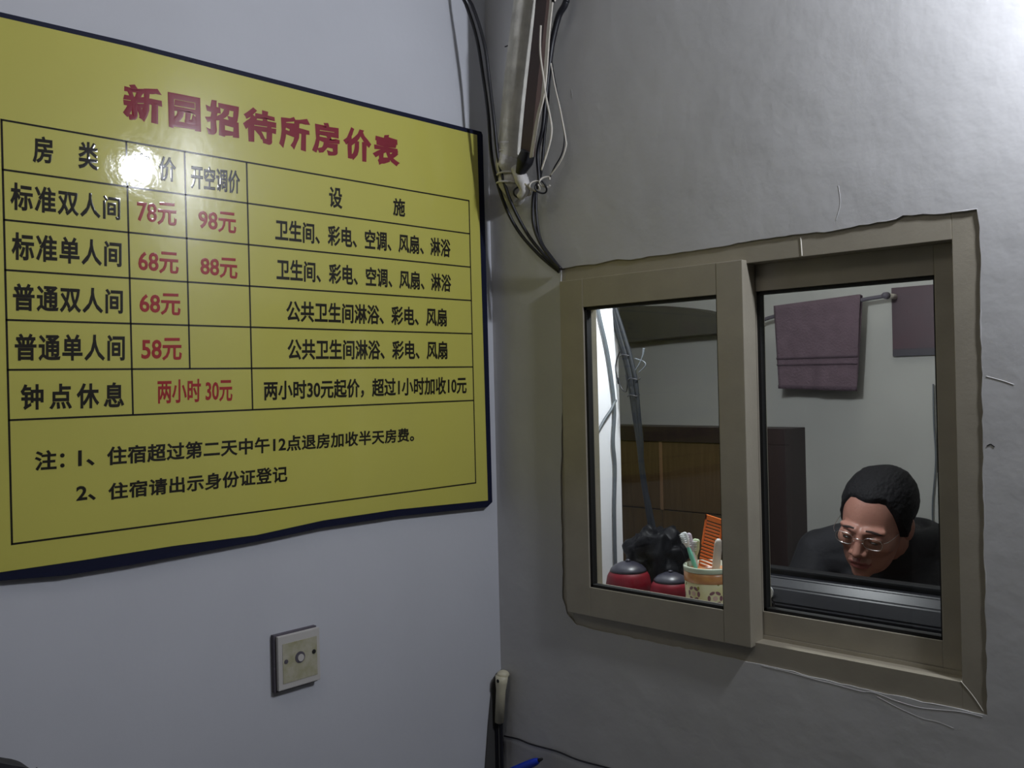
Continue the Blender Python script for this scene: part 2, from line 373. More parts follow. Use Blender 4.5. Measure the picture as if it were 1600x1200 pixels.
T = [('房', [(51, 211), (83, 215), (83, 257), (51, 254)], M_INK, 1.0), ('类', [(122, 220), (154, 224), (154, 267), (122, 263)], M_INK, 1.0),
     ('房', [(207, 237), (234, 241), (234, 279), (207, 275)], M_INK, 1.0), ('价', [(248, 243), (275, 247), (275, 286), (248, 282)], M_INK, 1.0),
     ('开空调价', [(298, 256), (375, 267), (375, 304), (298, 295)], M_INK, 1.0),
     ('设', [(514, 291), (535, 294), (535, 327), (514, 324)], M_INK, 1.0), ('施', [(614, 309), (633, 311), (633, 340), (614, 337)], M_INK, 1.0),
     ('标准双人间', [(16, 284), (188, 308), (188, 345), (16, 328)], M_INK, 1.12),
     ('标准单人间', [(18, 362), (190, 378), (190, 418), (18, 406)], M_INK, 1.12),
     ('普通双人间', [(20, 442), (192, 452), (192, 491), (20, 486)], M_INK, 1.12),
     ('普通单人间', [(23, 521), (195, 523), (195, 564), (23, 564)], M_INK, 1.12),
     ('钟点休息', [(32, 600), (194, 597), (194, 637), (32, 641)], M_INK, 1.42),
     ('78元', [(214, 312), (276, 318), (276, 354), (214, 348)], M_RED, 1.0),
     ('98元', [(310, 326), (369, 333), (369, 366), (310, 359)], M_RED, 1.0),
     ('68元', [(216, 390), (279, 395), (279, 429), (216, 425)], M_RED, 1.0),
     ('88元', [(313, 400), (371, 404), (371, 437), (313, 431)], M_RED, 1.0),
     ('68元', [(218, 457), (282, 459), (282, 494), (218, 490)], M_RED, 1.0),
     ('58元', [(221, 528), (284, 528), (284, 563), (221, 564)], M_RED, 1.0),
     ('两小时 30元', [(246, 593), (363, 591), (363, 627), (246, 631)], M_RED, 1.0),
     ('卫生间、彩电、空调、风扇、淋浴', [(430, 341), (704, 374), (704, 403), (430, 376)], M_INK, 1.0),
     ('卫生间、彩电、空调、风扇、淋浴', [(432, 403), (705, 429), (705, 457), (432, 438)], M_INK, 1.0),
     ('公共卫生间淋浴、彩电、风扇', [(447, 469), (698, 482), (698, 511), (447, 503)], M_INK, 1.0),
     ('公共卫生间淋浴、彩电、风扇', [(449, 529), (699, 533), (699, 562), (449, 563)], M_INK, 1.0),
     ('两小时30元起价，超过1小时加收10元', [(412, 595), (729, 588), (729, 616), (412, 627)], M_INK, 1.0),
     ('注：', [(54, 705), (101, 701), (101, 733), (54, 736)], M_INK, 1.0),
     ('1、', [(122, 704), (148, 701), (148, 727), (122, 731)], M_INK, 1.0),
     ('住宿超过第二天中午12点退房加收半天房费。', [(167, 698), (647, 668), (647, 690), (167, 728)], M_INK, 1.04),
     ('2、', [(119, 760), (150, 757), (150, 781), (119, 785)], M_INK, 1.0),
     ('住宿请出示身份证登记', [(169, 755), (449, 727), (449, 754), (169, 783)], M_INK, 1.06)]
for body, quad, m, sp in T:
    lettering(body, quad, m, .028 if m is M_INK else .024, sp)

# ------------------------------------------------------------------ socket on the left wall
K = empty('wall_socket', (0, -.475, 1.062), 'grimy square power socket low on white wall below yellow board', 'socket')
y0, y1, z0, z1 = -.516, -.437, 1.020, 1.106
boxo('back_box', .0, .008, y0 - .003, y1 - .002, z0 - .003, z1 + .002, M_SOCKSH, K)
boxo('face_plate', .008, .0145, y0, y1, z0, z1, M_PLATE, K, .0015)
bm = bmesh.new(); box(bm, .0145, .0152, y0 + .008, y1 - .006, z0 + .010, z1 - .013, .0003)
bmobj('stained_inset', bm, M_STAIN, K)
def disc_x(name, c, r, m, par, th=.0008, r2=None):
    bm = bmesh.new(); mt = Matrix.Translation(c) @ Matrix.Rotation(math.pi / 2, 4, 'Y')
    bmesh.ops.create_cone(bm, cap_ends=True, segments=20, radius1=r, radius2=r2 or r, depth=th, matrix=mt)
    return bmobj(name, bm, m, par)
cy, cz = -.476, 1.066
disc_x('outlet_rim', (.0154, cy, cz), .0092, M_SOCKSH, K); disc_x('outlet_hub', (.0160, cy + .001, cz - .001), .0058, M_PLATE, K, .0016)
disc_x('screw', (.0156, cy + .0265, cz + .003), .0035, M_DARK, K, .001); disc_x('screw', (.0156, cy - .026, cz - .0015), .0034, M_SOCKSH, K, .001)

# ------------------------------------------------------------------ pipe, conduit and cables in the corner
PY = -.036
pts = [P(a, b, 'y', PY) for a, b in ((832, -80), (823, 0), (813, 80), (805, 150), (799, 215), (797, 250))]
pts = [Vector((pts[0].x + .02, PY, 2.9))] + pts
G = empty('drain_pipe', (.08, PY, 1.9), 'off-white painted pipe running down the corner with taped lower end', 'pipe')
tubeo('pipe_body', pts, .0245, M_PIPE, G, 20)
e = [P(797, 225, 'y', PY), P(796, 262, 'y', PY), P(800, 290, 'y', PY + .006), P(806, 304, 'y', -.012), P(808, 306, 'y', .002)]
tubeo('taped_elbow', e, [.026, .0235, .027, .0215, .026, .022, .024, .018, .02, .015], M_TAPE, G, 20)
bm = bmesh.new()
for k in range(5):
    c = P(796, 236 + k * 13, 'y', PY); tube(bm, [c + Vector((-.006, 0, .003)), c + Vector((.006, 0, -.003))], .001, 4)
    n = 22; ringp = [c + Vector((math.cos(t) * .0235, math.sin(t) * .0235, .003 * math.sin(t + k))) for t in [2 * math.pi * i / n for i in range(n + 1)]]
    tube(bm, ringp, .0022, 5, smooth=False)
bmobj('tape_wrap', bm, M_TAPE, G, True)
tubeo('tape_knot', [P(a, b, 'y', -.045) for a, b in ((806, 262), (815, 280), (820, 297), (812, 308))], [.010, .013, .010, .007], M_TAPE, G, 12)

def ribbon(name, px, w_, th, y, m, label, cat):
    cs = [P(a, b, 'y', y) for a, b in px]; cs = [Vector((cs[0].x + .01, y, 2.9))] + cs
    cs = cat_rom(cs, 6); bm = bmesh.new(); rg = []
    for c in cs: rg.append([bm.verts.new(c + Vector(q)) for q in ((-w_, -th, 0), (w_, -th, 0), (w_, th, 0), (-w_, th, 0))])
    for a, b in zip(rg, rg[1:]):
        for j in range(4): bm.faces.new((a[j], a[(j + 1) % 4], b[(j + 1) % 4], b[j]))
    bm.faces.new(rg[0][::-1]); bm.faces.new(rg[-1])
    return tag(bmobj(name, bm, m), label, cat)
ribbon('brown_conduit', [(850, -60), (849, 0), (842, 70), (832, 160), (824, 246)], .0135, .006, -.052, M_BROWN, 'dark brown flat conduit strip in front of the corner pipe', 'conduit')
tag(tubeo('bundle_wrap', [P(a, b, 'y', -.05) for a, b in ((826, 236), (820, 252), (812, 272))], [.014, .016, .008], M_BLK, None, 12), 'black taped end below brown conduit beside the pipe', 'tape')
ribbon('pale_strip', [(866, -60), (862, 0), (857, 50), (850, 140), (840, 185), (830, 246)], .0035, .0015, -.062, M_PALE, 'pale flat cable strip along right edge of brown conduit', 'cable')
def cable(px, r, m, y, label, name='cable', cat='cable', top=True, ys=None):
    cs = [P(a, b, 'y', (ys[i] if ys else y)) for i, (a, b) in enumerate(px)]
    if top: d0 = (cs[0] - cs[1]).normalized(); cs = [cs[0] + d0 * .9, cs[0] + d0 * .3] + cs
    return tag(tubeo(name, cs, r, m, None, 8), label, cat)
cable([(716, -20), (730, 12), (745, 60), (755, 120), (763, 180), (769, 250), (785, 310), (808, 358), (842, 398), (874, 425)], .0033, M_BLK, -.02,
      'left of two black cables sagging from top left to window corner', ys=[-.10, -.095, -.085, -.075, -.07, -.06, -.045, -.025, -.015, -.006])
cable([(722, -20), (740, 14), (757, 70), (765, 130), (772, 190), (779, 250), (796, 310), (822, 362), (848, 396), (875, 422)], .0033, M_BLK, -.02,
      'right of two black cables sagging from top left to window corner', ys=[-.10, -.095, -.085, -.075, -.07, -.06, -.05, -.03, -.018, -.008])
cable([(890, -30), (884, 4), (873, 25), (864, 60), (860, 85), (856, 120), (852, 160), (848, 200), (840, 240), (842, 285), (834, 305), (833, 345), (842, 375), (858, 400), (876, 420)], [.0062, .0062, .006, .0055, .004, .0035, .0034, .0034, .0034], M_BLK, -.03,
      'thick black cable from upper right of pipe down to window corner')
cable([(864, 60), (858, 130), (855, 170), (850, 220), (846, 265), (838, 300), (839, 345), (846, 378), (862, 402), (877, 421)], .0028, M_BLK, -.026, 'thin black cable between pale wires dropping into window corner', top=False)
cable([(845, 40), (844, 80), (849, 120), (853, 150), (860, 185), (862, 205), (858, 228), (846, 266)], .0018, M_PALE, -.066, 'pale thin wire crossing brown conduit and bowing inward to the knot', 'wire', 'wire', False)
cable([(850, 60), (858, 85), (866, 130), (874, 165), (879, 190), (884, 218), (884, 230), (876, 252), (860, 274)], .0015, M_PALE, -.03, 'outermost pale wire looping right of the pipe onto the grey wall', 'wire', 'wire', False)
cable([(858, 70), (866, 120), (873, 158), (879, 192), (882, 215), (878, 240), (866, 262), (858, 280)], .0013, M_BLK, -.022, 'thin dark wire looping right of the pipe beside the outer pale wire', 'wire', 'wire', False)
kn = empty('wire_knot', tuple(P(840, 288, 'y', -.045)), 'knot of pale and dark wires tied under the corner pipe', 'knot')
for cx, cyy, rr, m_, a0 in ((852, 284, .0085, M_PALE, .3), (836, 290, .008, M_PALE, 1.2), (846, 292, .010, M_BLK, 2.), (822, 296, .009, M_PALE, 2.6), (812, 300, .010, M_BLK, 0.)):
    c = P(cx, cyy, 'y', -.045); q = []
    for i in range(13):
        t = i / 12 * 5.2 + a0; q.append(c + Vector((math.cos(t) * rr, math.sin(t * 1.5) * .006, math.sin(t) * rr * 1.1)))
    tubeo('wire_loop', q, .0018, m_, kn, 6)
# cream clip and cables in the bottom corner
cl = empty('conduit_end', tuple(P(783, 1090, 'y', -.02)), 'cream plastic conduit stub with a screw hole low in the corner', 'conduit')
c0, c1 = P(784, 1056, 'y', -.022), P(780, 1128, 'y', -.022)
tubeo('stub', [c0, c0.lerp(c1, .15), c0.lerp(c1, .3), c1], [.0125, .0125, .0098, .0095, .0092], M_CREAM, cl, 18, smooth=False)
bm = bmesh.new(); ball(bm, P(786, 1054, 'y', -.016), .0125, sc=(1, 1, .7)); bmobj('cap', bm, M_CREAM, cl, True)
bm = bmesh.new(); ball(bm, P(778, 1064, 'y', -.0335), .0032, sc=(1, .6, 1.2)); bmobj('screw', bm, M_DARK, cl, True)
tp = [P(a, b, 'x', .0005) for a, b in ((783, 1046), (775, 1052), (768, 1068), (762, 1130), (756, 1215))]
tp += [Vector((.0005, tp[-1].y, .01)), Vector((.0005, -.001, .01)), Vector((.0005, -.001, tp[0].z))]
bmobj('stub_shadow', plate(bmesh.new(), tp, (1, 0, 0), .003), mat('shadow_grey', (.07, .068, .065), .7), cl)  # shadow of the stub and cables, shaped as a thin dark plate
cb0, cb1 = P(776, 1126, 'y', -.022), P(783, 1126, 'y', -.020)
tag(tubeo('cable', [cb0, cb0 + Vector((-.002, 0, -.08)), cb0 + Vector((0, 0, -.5)), Vector((cb0.x, cb0.y, .002))], .0036, M_BLK), 'left black cable hanging below the cream conduit stub', 'cable')
tag(tubeo('cable', [cb1, cb1 + Vector((-.001, 0, -.08)), cb1 + Vector((0, 0, -.5)), Vector((cb1.x, cb1.y, .002))], .0036, M_BLK), 'right black cable hanging below the cream conduit stub', 'cable')
tag(tubeo('cable', [P(a, b, 'y', -.003) for a, b in ((788, 1150), (810, 1155), (830, 1163), (870, 1174), (905, 1188), (960, 1203), (1010, 1222))], .0016, M_BLK), 'thin dark cable crossing the grey wall at the bottom edge', 'cable')
bl = empty('blue_plug', tuple(P(820, 1196, 'y', -.03)), 'small bright blue plastic tip at the bottom edge', 'plug')
q0, q1 = P(842, 1188, 'y', -.03), P(800, 1206, 'y', -.03)
tubeo('body', [q0, q0.lerp(q1, .3), q1], [.004, .0075, .0085, .0085], M_BLUE, bl, 14)
tubeo('tip', [q0 + (q0 - q1) * .12, q0], [.002, .004], M_BLK, bl, 10)
tubeo('lead', [q1, q1 + Vector((-.01, .012, -.06)), Vector((q1.x, -.01, .7)), Vector((q1.x, -.01, .002))], .003, M_BLUE, bl, 8)

# black rounded chair back nearest the left edge
ch = empty('chair', (.28, -1.02, 0), 'black rounded top of a chair back, bottom left corner', 'chair')
def chair():
    k = 14; cx = P(0, 1184, 'x', .28); zt = cx.z; ycorner = cx.y
    pts = []
    yr = P(45, 1199, 'x', .28).y + .02; yl = yr - .44
    prof = [P(a, b, 'x', .28) for a, b in ((-520, 1215), (-330, 1150), (-160, 1158), (-60, 1172), (0, 1183), (22, 1187), (38, 1195), (52, 1216), (60, 1250))]
    yl, yr = prof[0].y, prof[-1].y
    pts = [(.28, yl, zt - .42)] + [tuple(p) for p in prof] + [(.28, yr, zt - .42)]
    bmobj('backrest', plate(bmesh.new(), cat_rom(pts, 5), (.03, 0, 0), 1.), M_JACK, ch)
    zs = zt - .46; boxo('seat', .29, .70, yl, yr, zs - .04, zs, M_JACK, ch, .01)
    for sx in (.31, .68):
        for sy in (yl + .03, yr - .03): tubeo('leg', [(sx, sy, zs - .04), (sx, sy, 0)], .012, M_BLK, ch, 8)
    for sy in (yl + .06, yr - .06): tubeo('back_post', [(.30, sy, zs - .04), (.30, sy, zt - .35)], .012, M_BLK, ch, 8)
    ch.location = (.28, (yl + yr) / 2, 0)
    for c in ch.children: c.location = (-.28, -(yl + yr) / 2, 0)
chair()

# ------------------------------------------------------------------ office: back wall things
BY = 1.5
c_ = empty('panelled_cabinet', (-.5, 1.42, 0), 'brown wood panelled cabinet with dark top rail and post behind the man', 'cabinet')
cx0, cx1 = -1.25, P(1227, 700, 'y', 1.36).x; zt = P(1110, 668, 'y', 1.36).z; cf = 1.36
px1 = P(1190, 700, 'y', 1.36).x; xs = P(1031, 720, 'y', 1.36).x; zr = P(1060, 691, 'y', 1.36).z; zh = P(1080, 801, 'y', 1.36).z
boxo('carcass', cx0, cx1 - .002, cf + .02, BY, 0, zt - .002, M_WOODD, c_)
boxo('top_rail', cx0, cx1, cf, cf + .03, zr, zt, M_WOODD, c_, .002)
boxo('post', px1, cx1, cf, cf + .03, 0, zr, M_WOODD, c_, .002)
for xa_, xb_ in ((cx0, xs - .002), (xs + .002, px1)):
    for za, zb in ((zh + .002, zr), (.45, zh - .002), (.02, .446)): boxo('panel', xa_, xb_, cf + .008, cf + .02, za, zb, M_WOODP, c_, .001)
boxo('bead', xs - .005, xs + .005, cf + .004, cf + .012, zh, zr, M_SEAM, c_)

sh = [(968, 474), (1000, 478), (1040, 478), (1062, 480), (1085, 483), (1128, 493), (1165, 500), (1165, 516), (1128, 520), (1060, 526), (1000, 533), (968, 536)]
s_ = [P(a, b, 'y', 1.40) for a, b in sh]
tag(bmobj('wall_shelf', plate(bmesh.new(), s_, (0, 1, 0), .1), M_SHELF), 'dark grey shelf on the back wall, seen high in left pane', 'shelf')

ry = 1.43
rp = [P(a, b, 'y', ry) for a, b in ((1172, 508), (1215, 493), (1300, 478), (1350, 468), (1386, 462))]
rod = empty('towel_rail', tuple(rp[2]), 'slanting metal towel rail on the back wall, right pane', 'rail')
tubeo('bar', rp, .006, M_SOCKSH, rod, 10)
for q in (rp[0] + Vector((.01, 0, 0)), rp[-1]):
    tubeo('bracket', [q, Vector((q.x, BY, q.z))], .008, M_PALE, rod, 10)
tubeo('hook_knob', [rp[-1], rp[-1] + Vector((0, -.02, 0))], [.011, .012, .009], M_SOCKSH, rod, 12)
# towel folded over the rail
tw = empty('towel', tuple(P(1280, 540, 'y', ry)), 'mauve pink hand towel folded over the rail on back wall', 'towel')
def towel():
    def edge(u, v):                        # v 0 top .. 1 bottom, u 0..1 left to right
        tl, tr = Vector((1211, 480)), Vector((1346, 462)); bl_, br = Vector((1221, 607)), Vector((1339, 611))
        return tl.lerp(tr, u).lerp(bl_.lerp(br, u), v)
    bm = bmesh.new(); NU, NV = 30, 24; g = []
    for side in (-1, 1):
        for j in range(NV + 1):
            v = (1 - j / NV) if side == 1 else j / NV
            if side == 1 and j == 0: pass
            row = []
            for i in range(NU + 1):
                u = i / NU; e_ = edge(u, v if side == -1 else v * .93); p = P(e_.x, e_.y, 'y', ry)
                off = .010 + .005 * math.sin(u * 9 + v * 2) * v + .003 * math.sin(u * 23 + 1.3) * v
                row.append(bm.verts.new((p.x, ry + side * off, p.z + (.004 if j in (0,) and side == -1 else 0))))
            g.append(row)
    g = g[NV + 1:] + g[:NV + 1]           # back from hem up, then front down
    for a, b in zip(g, g[1:]):
        for i in range(NU): bm.faces.new((a[i], a[i + 1], b[i + 1], b[i]))
    o = bmobj('cloth', bm, M_TOWEL, tw, True)
    md = o.modifiers.new('thick', 'SOLIDIFY'); md.thickness = .004
    for (va, vb) in ((.62, .645), (.70, .72), (.955, 1.0)):
        bm = bmesh.new(); r = []
        for v in (va, vb):
            row = []
            for i in range(NU + 1):
                u = i / NU; e_ = edge(u, v); p = P(e_.x, e_.y, 'y', ry)
                off = .010 + .005 * math.sin(u * 9 + v * 2) * v + .003 * math.sin(u * 23 + 1.3) * v
                row.append(bm.verts.new((p.x, ry - off - .0026, p.z)))
            r.append(row)
        for i in range(NU): bm.faces.new((r[0][i], r[0][i + 1], r[1][i + 1], r[1][i]))
        so = bmobj('woven_band', bm, M_TOWD, tw, True); md = so.modifiers.new('thick', 'SOLIDIFY'); md.thickness = .0015
towel()
po = empty('wall_hanging', tuple(P(1430, 500, 'y', 1.49)), 'dark red wall hanging with darker foot, partly hidden at window right edge', 'picture')
a_ = P(1393, 450, 'y', 1.492); b_ = P(1455, 555, 'y', 1.492); zb = P(1420, 545, 'y', 1.492).z
boxo('print', a_.x, a_.x + .20, 1.490, 1.4995, zb, a_.z, M_POST, po, .0005); boxo('lower_strip', a_.x, a_.x + .20, 1.489, 1.4995, b_.z, zb, M_POSTD, po, .0005)
tag(tubeo('cable', [P(a, b, 'y', 1.49) for a, b in ((1458, 600), (1459, 660), (1462, 720), (1457, 790), (1459, 850), (1462, 930))], .0022, M_GREYC), 'thin grey cable hanging down the back wall beside the man', 'cable')

# grey tubes and a cable bundle by the white pilaster, left pane
tag(tubeo('cable', [P(a, b, 'x', .006) for a, b in ((932, 470), (938, 500), (948, 545), (955, 590), (960, 640), (958, 690), (961, 730), (960, 800), (962, 900))], .0042, M_GREYC), 'grey tube lying down the bright white pilaster, left pane', 'cable')
tag(tubeo('cable', [P(a, b, 'x', .008) for a, b in ((962, 625), (955, 640), (945, 655), (934, 675))], .0035, M_GREYC), 'short grey branch tube slanting across the white pilaster', 'cable')
M_STRD = mat('slate_cable', (.009, .011, .015), .6, spec=.25)
hb = empty('cable_bundle', tuple(P(990, 620, 'y', .40)), 'thick dark tied cable bundle hanging beside the white pilaster', 'cable bundle')
def yb(px): return [P(a, b, 'y', .40) for a, b in px]
for k, (dx, r) in enumerate(((0, .0070), (6, .0052), (-5, .0040))):
    tubeo('strand', yb([(950 + dx * .4, 452), (958 + dx * .5, 480), (968 + dx, 520), (981 + dx, 565), (988 + dx, 600), (994 + dx * .7, 650), (999 + dx * .5, 690), (1004, 740), (1012 + dx * .4, 790), (1020 + dx * .6, 835)]), r, M_STRD, hb, 10)
for a, b in ((978, 555), (991, 592), (990, 618)):
    c = P(a, b, 'y', .40); tubeo('tie', [c + Vector((math.cos(t) * .014, math.sin(t) * .012, .002 * math.sin(3 * t))) for t in [i / 12 * 2 * math.pi for i in range(13)]], .0016, M_BLK, hb, 5, smooth=False)
tubeo('loose_wire', yb([(988, 585), (998, 570), (1004, 556), (1006, 544)]), [.0014, .0014, .0018, .0030], M_GREYC, hb, 6)
tubeo('loose_wire', yb([(992, 560), (1006, 565), (1008, 572), (998, 582)]), .0012, M_GREYC, hb, 6)
tubeo('loose_wire', yb([(966, 590), (970, 605), (978, 612), (980, 600), (978, 585)]), .0018, M_BLK, hb, 6)
tubeo('loose_wire', yb([(966, 600), (962, 575), (966, 555), (972, 545)]), .0014, M_BLK, hb, 6)

# ------------------------------------------------------------------ desk, ledge box, monitor
dk = empty('desk', (.7, .42, 0), 'wooden desk behind the window under the monitor', 'desk')
boxo('top', .02, 1.5, .125, .88, .72, .75, M_DESK, dk, .003)
for x in (.05, 1.44):
    for y in (.15, .82): boxo('leg', x, x + .04, y, y + .04, 0, .72, M_DESK, dk, .002)
LZ = 1.030
lb = empty('ledge_box', (.165, .27, .75), 'raised wooden ledge inside the left pane holding the cup', 'ledge')
boxo('board', .005, .33, .09, .44, LZ - .018, LZ, M_DESK, lb, .001)
for x in (.01, .305): boxo('side', x, x + .018, .13, .43, .75, LZ - .018, M_DESK, lb)
mo = empty('monitor', (.64, .34, .75), 'black monitor seen from behind with glossy sloping back', 'monitor')
mt = P(1200, 886, 'y', .34).z; mx0, mx1 = .365, .90
def monitor():
    y = .34
    boxo('bezel', mx0, mx1, y, y + .03, mt - .36, mt, M_MON, mo, .004)
    boxo('screen', mx0 + .015, mx1 - .015, y + .0301, y + .031, mt - .34, mt - .018, M_SCREEN, mo)
    # back shell, bulging toward the window
    bm = bmesh.new(); prof = [(0, .004, .010), (-.012, .012, .014), (-.030, .045, .030), (-.050, .075, .055), (-.056, .10, .09)]
    rings = []
    for dy, ins, tp in prof:
        x0, x1, z0, z1 = mx0 + ins, mx1 - ins, mt - .35 + ins, mt - tp
        rings.append([bm.verts.new(q) for q in ((x0, y + dy, z0), (x1, y + dy, z0), (x1, y + dy, z1), (x0, y + dy, z1))])
    for a, b in zip(rings, rings[1:]):
        for j in range(4): bm.faces.new((a[j], a[(j + 1) % 4], b[(j + 1) % 4], b[j]))
    bm.faces.new(rings[-1]); bm.faces.new(rings[0][::-1])
    bmesh.ops.bevel(bm, geom=bm.edges[:], offset=.003, segments=2, affect='EDGES')
    bmobj('back_shell', bm, M_MONG, mo)
    boxo('neck', .60, .68, y - .03, y - .005, .77, mt - .18, M_MON, mo, .004)
    boxo('foot', .52, .76, y - .12, y + .08, .75, .77, M_MON, mo, .006)
    c = P(1199, 925, 'y', y - .045)
    bm = bmesh.new(); bmesh.ops.create_cone(bm, cap_ends=True, segments=24, radius1=.0125, radius2=.0125, depth=.003, matrix=Matrix.Translation(c) @ Matrix.Rotation(math.pi / 2, 4, 'X'))
    bmobj('round_badge', bm, M_WHITE, mo, label='small white round spot on the monitor back')
monitor()

# ------------------------------------------------------------------ things on the ledge
def gourd(px, py, r, label):
    c = P(px, py, 'y', .24); c.z = LZ + r * .98
    g = empty('round_jar', (c.x, c.y, LZ), label, 'jar', 'crimson round jars on the ledge')
    bm = bmesh.new(); k = 28
    prof = [(.45 * r, -.98 * r), (.75 * r, -.85 * r), (.97 * r, -.4 * r), (1.0 * r, 0), (.93 * r, .38 * r), (.80 * r, .60 * r)]
    lathe(bm, prof, c, k); bmobj('bowl', bm, M_GOURD, g, True)
    bm = bmesh.new(); lathe(bm, [(.82 * r, .59 * r), (.78 * r, .68 * r), (.62 * r, .83 * r), (.35 * r, .96 * r), (.08 * r, 1.0 * r)], c, k); o = bmobj('lid', bm, M_GCAP, g, True)
    bm = bmesh.new(); lathe(bm, [(.1 * r, .98 * r), (.12 * r, 1.06 * r), (.05 * r, 1.1 * r)], c, 14); bmobj('knob', bm, M_GCAP, g, True)
gourd(982, 905, .047, 'crimson round jar with grey lid, left one beside the white pilaster')
gourd(1048, 912, .042, 'crimson round jar with grey lid, right one next to the floral cup')
# black plastic bag: crumpled
c = P(1030, 862, 'y', .345)
bm = bmesh.new(); bmesh.ops.create_icosphere(bm, subdivisions=5, radius=1)
hz = (P(1030, 824, 'y', .345).z - LZ) / 2
for v in bm.verts:
    d = v.co.copy(); n = mnoise.noise(d * 2.2) * .22 + mnoise.noise(d * 6) * .09 + mnoise.noise(d * 13) * .03
    s = (abs(d.x) ** 4 + abs(d.y) ** 4 + abs(d.z) ** 4) ** -.25
    q = d * min(s, 1.25) * (.86 + n)
    v.co = Vector((c.x - .012 + q.x * .068, .35 + q.y * .06, LZ + hz + max(-hz, q.z * hz * 1.04)))
tag(bmobj('plastic_bag', bm, M_BAG, None, True), 'crumpled black plastic bag on the ledge behind the crimson jars', 'bag')
# cup with floral print
cc = P(1110, 900, 'y', .155); R_ = .047; zt_ = P(1100, 890, 'y', .155 - R_).z
cu = empty('cup', (cc.x, cc.y, LZ), 'cream floral patterned cup holding toothbrushes and a comb', 'cup')
h = zt_ - LZ
bm = bmesh.new(); lathe(bm, [(.040, 0), (.043, .004), (.0455, h * .5), (R_, h - .012), (R_ - .003, h - .012), (R_ - .006, .006)], (cc.x, cc.y, LZ), 40); bmobj('body', bm, M_CUP, cu, True)
bm = bmesh.new(); lathe(bm, [(R_ - .003, h - .010), (R_ + .0012, h - .009), (R_ + .0016, h - .001), (R_ + .0005, h), (R_ - .002, h), (R_ - .0035, h - .014)], (cc.x, cc.y, LZ), 40); bmobj('rim', bm, M_CUPR, cu, True)
bm = bmesh.new(); lathe(bm, [(R_ - .002, h - .028), (R_ + .0003, h - .027), (R_ + .0008, h - .010), (R_ - .002, h - .0095)], (cc.x, cc.y, LZ), 40); bmobj('printed_band', bm, M_CUPB, cu, True)
bmP = bmesh.new(); bmC = bmesh.new(); bmG = bmesh.new()
def on_cup(a, z, rr=0): r = np.interp(z, [0, h], [.0432, R_]) + .0006 + rr; return Vector((cc.x + r * math.sin(a), cc.y - r * math.cos(a), LZ + z))
def spot(bmx, a, z, s, sx=1., rot=0.):
    vs = []
    for i in range(10):
        t = 2 * math.pi * i / 10; u, v = math.cos(t) * s * sx, math.sin(t) * s
        u, v = u * math.cos(rot) - v * math.sin(rot), u * math.sin(rot) + v * math.cos(rot)
        vs.append(bmx.verts.new(on_cup(a + u / .045, z + v)))
    bmx.faces.new(vs)
for k in range(7):
    a = .72 + (k - 3) * .88; z = .077 if k % 2 else .083
    for i in range(6):
        t = i * math.pi / 3; spot(bmP, a + math.cos(t) * .0105 / .045, z + math.sin(t) * .0105, .0052, .55, t - math.pi / 2 + math.pi / 2 * 0 + math.pi / 2)
    spot(bmC, a, z, .0045)
for k in range(16): spot(bmG, -1.9 + k * .39 + random.uniform(-.1, .1), random.uniform(.092, .104) if k % 2 else random.uniform(.05, .062), .0022, 1.6, random.uniform(0, 3))
bmobj('petals', bmP, M_PETAL, cu)['kind'] = 'stuff'; bmobj('blossoms', bmC, M_PETP, cu)['kind'] = 'stuff'; bmobj('leaf_specks', bmG, mat('leaf_olive', (.3, .28, .06), .4), cu)['kind'] = 'stuff'
# toothbrushes and combs standing in the cup
def inC(px, py, y=None): return P(px, py, 'y', cc.y if y is None else y)
def brush(top_px, bot_px, m_head, m_h, label, y):
    a, b = inC(*top_px, y), inC(*bot_px, y); t = empty('toothbrush', tuple(b), label, 'toothbrush', 'toothbrushes in the cup')
    d = (a - b); 
    tubeo('handle', [b, b + d * .35, b + d * .6], [.0035, .0045, .003], m_h, t, 10)
    tubeo('head', [b + d * .58, b + d * .75, b + d * .95, a], [.003, .0075, .0078, .004], m_head, t, 12, flat=.5)
    bm = bmesh.new(); n = Vector((0, -.006, 0))
    for k in range(5):
        for s in (-.003, 0, .003):
            q = b + d * (.74 + k * .05) + Vector((s, 0, 0)); tube(bm, [q, q + n * 1.6], .0011, 5, smooth=False)
    bmobj('bristles', bm, M_WHITE, t)
brush((1067, 832), (1088, 890), M_WHITE, M_TEAL, 'white and teal toothbrush leaning out of the cup to the left', .145)
brush((1074, 833), (1094, 905), M_LILAC, M_WHITE, 'lilac headed toothbrush in the cup behind the white one', .165)
brush((1088, 842), (1086, 905), M_PGRN, M_PGRN, 'pale green toothbrush with rounded head in the cup', .172)
# orange comb
co_ = empty('comb', tuple(inC(1104, 880)), 'bright orange plastic comb standing up in the cup', 'comb')
def comb(root, tpx, bpx, wd, m, nt, y, capfrac, solidtop=True):
    a, b = inC(*tpx, y), inC(*bpx, y); d = (b - a); L_ = d.length; d.normalize(); s = Vector((d.z, 0, -d.x)).normalized()
    if s.x < 0: s = -s
    bm = bmesh.new()
    def bar(o, l, w2, th=.0016):
        pts_ = [o - s * w2, o + s * w2, o + s * w2 + d * l, o - s * w2 + d * l]; plate(bm, [p + Vector((0, -th, 0)) for p in pts_], (0, 1, 0), th * 2)
    bar(a, L_ * capfrac, wd)
    bar(a + s * wd * .92, L_, wd * .09); bar(a - s * wd * .92, L_ * .55, wd * .08)
    bmobj('spine', bm, m, root)
    bm = bmesh.new()
    for k in range(nt): bar(a + d * (L_ * (capfrac + (1 - capfrac) * (k + .5) / nt)), L_ * (1 - capfrac) / nt * .52, wd * .95, .0011)
    bmobj('teeth', bm, m, root)
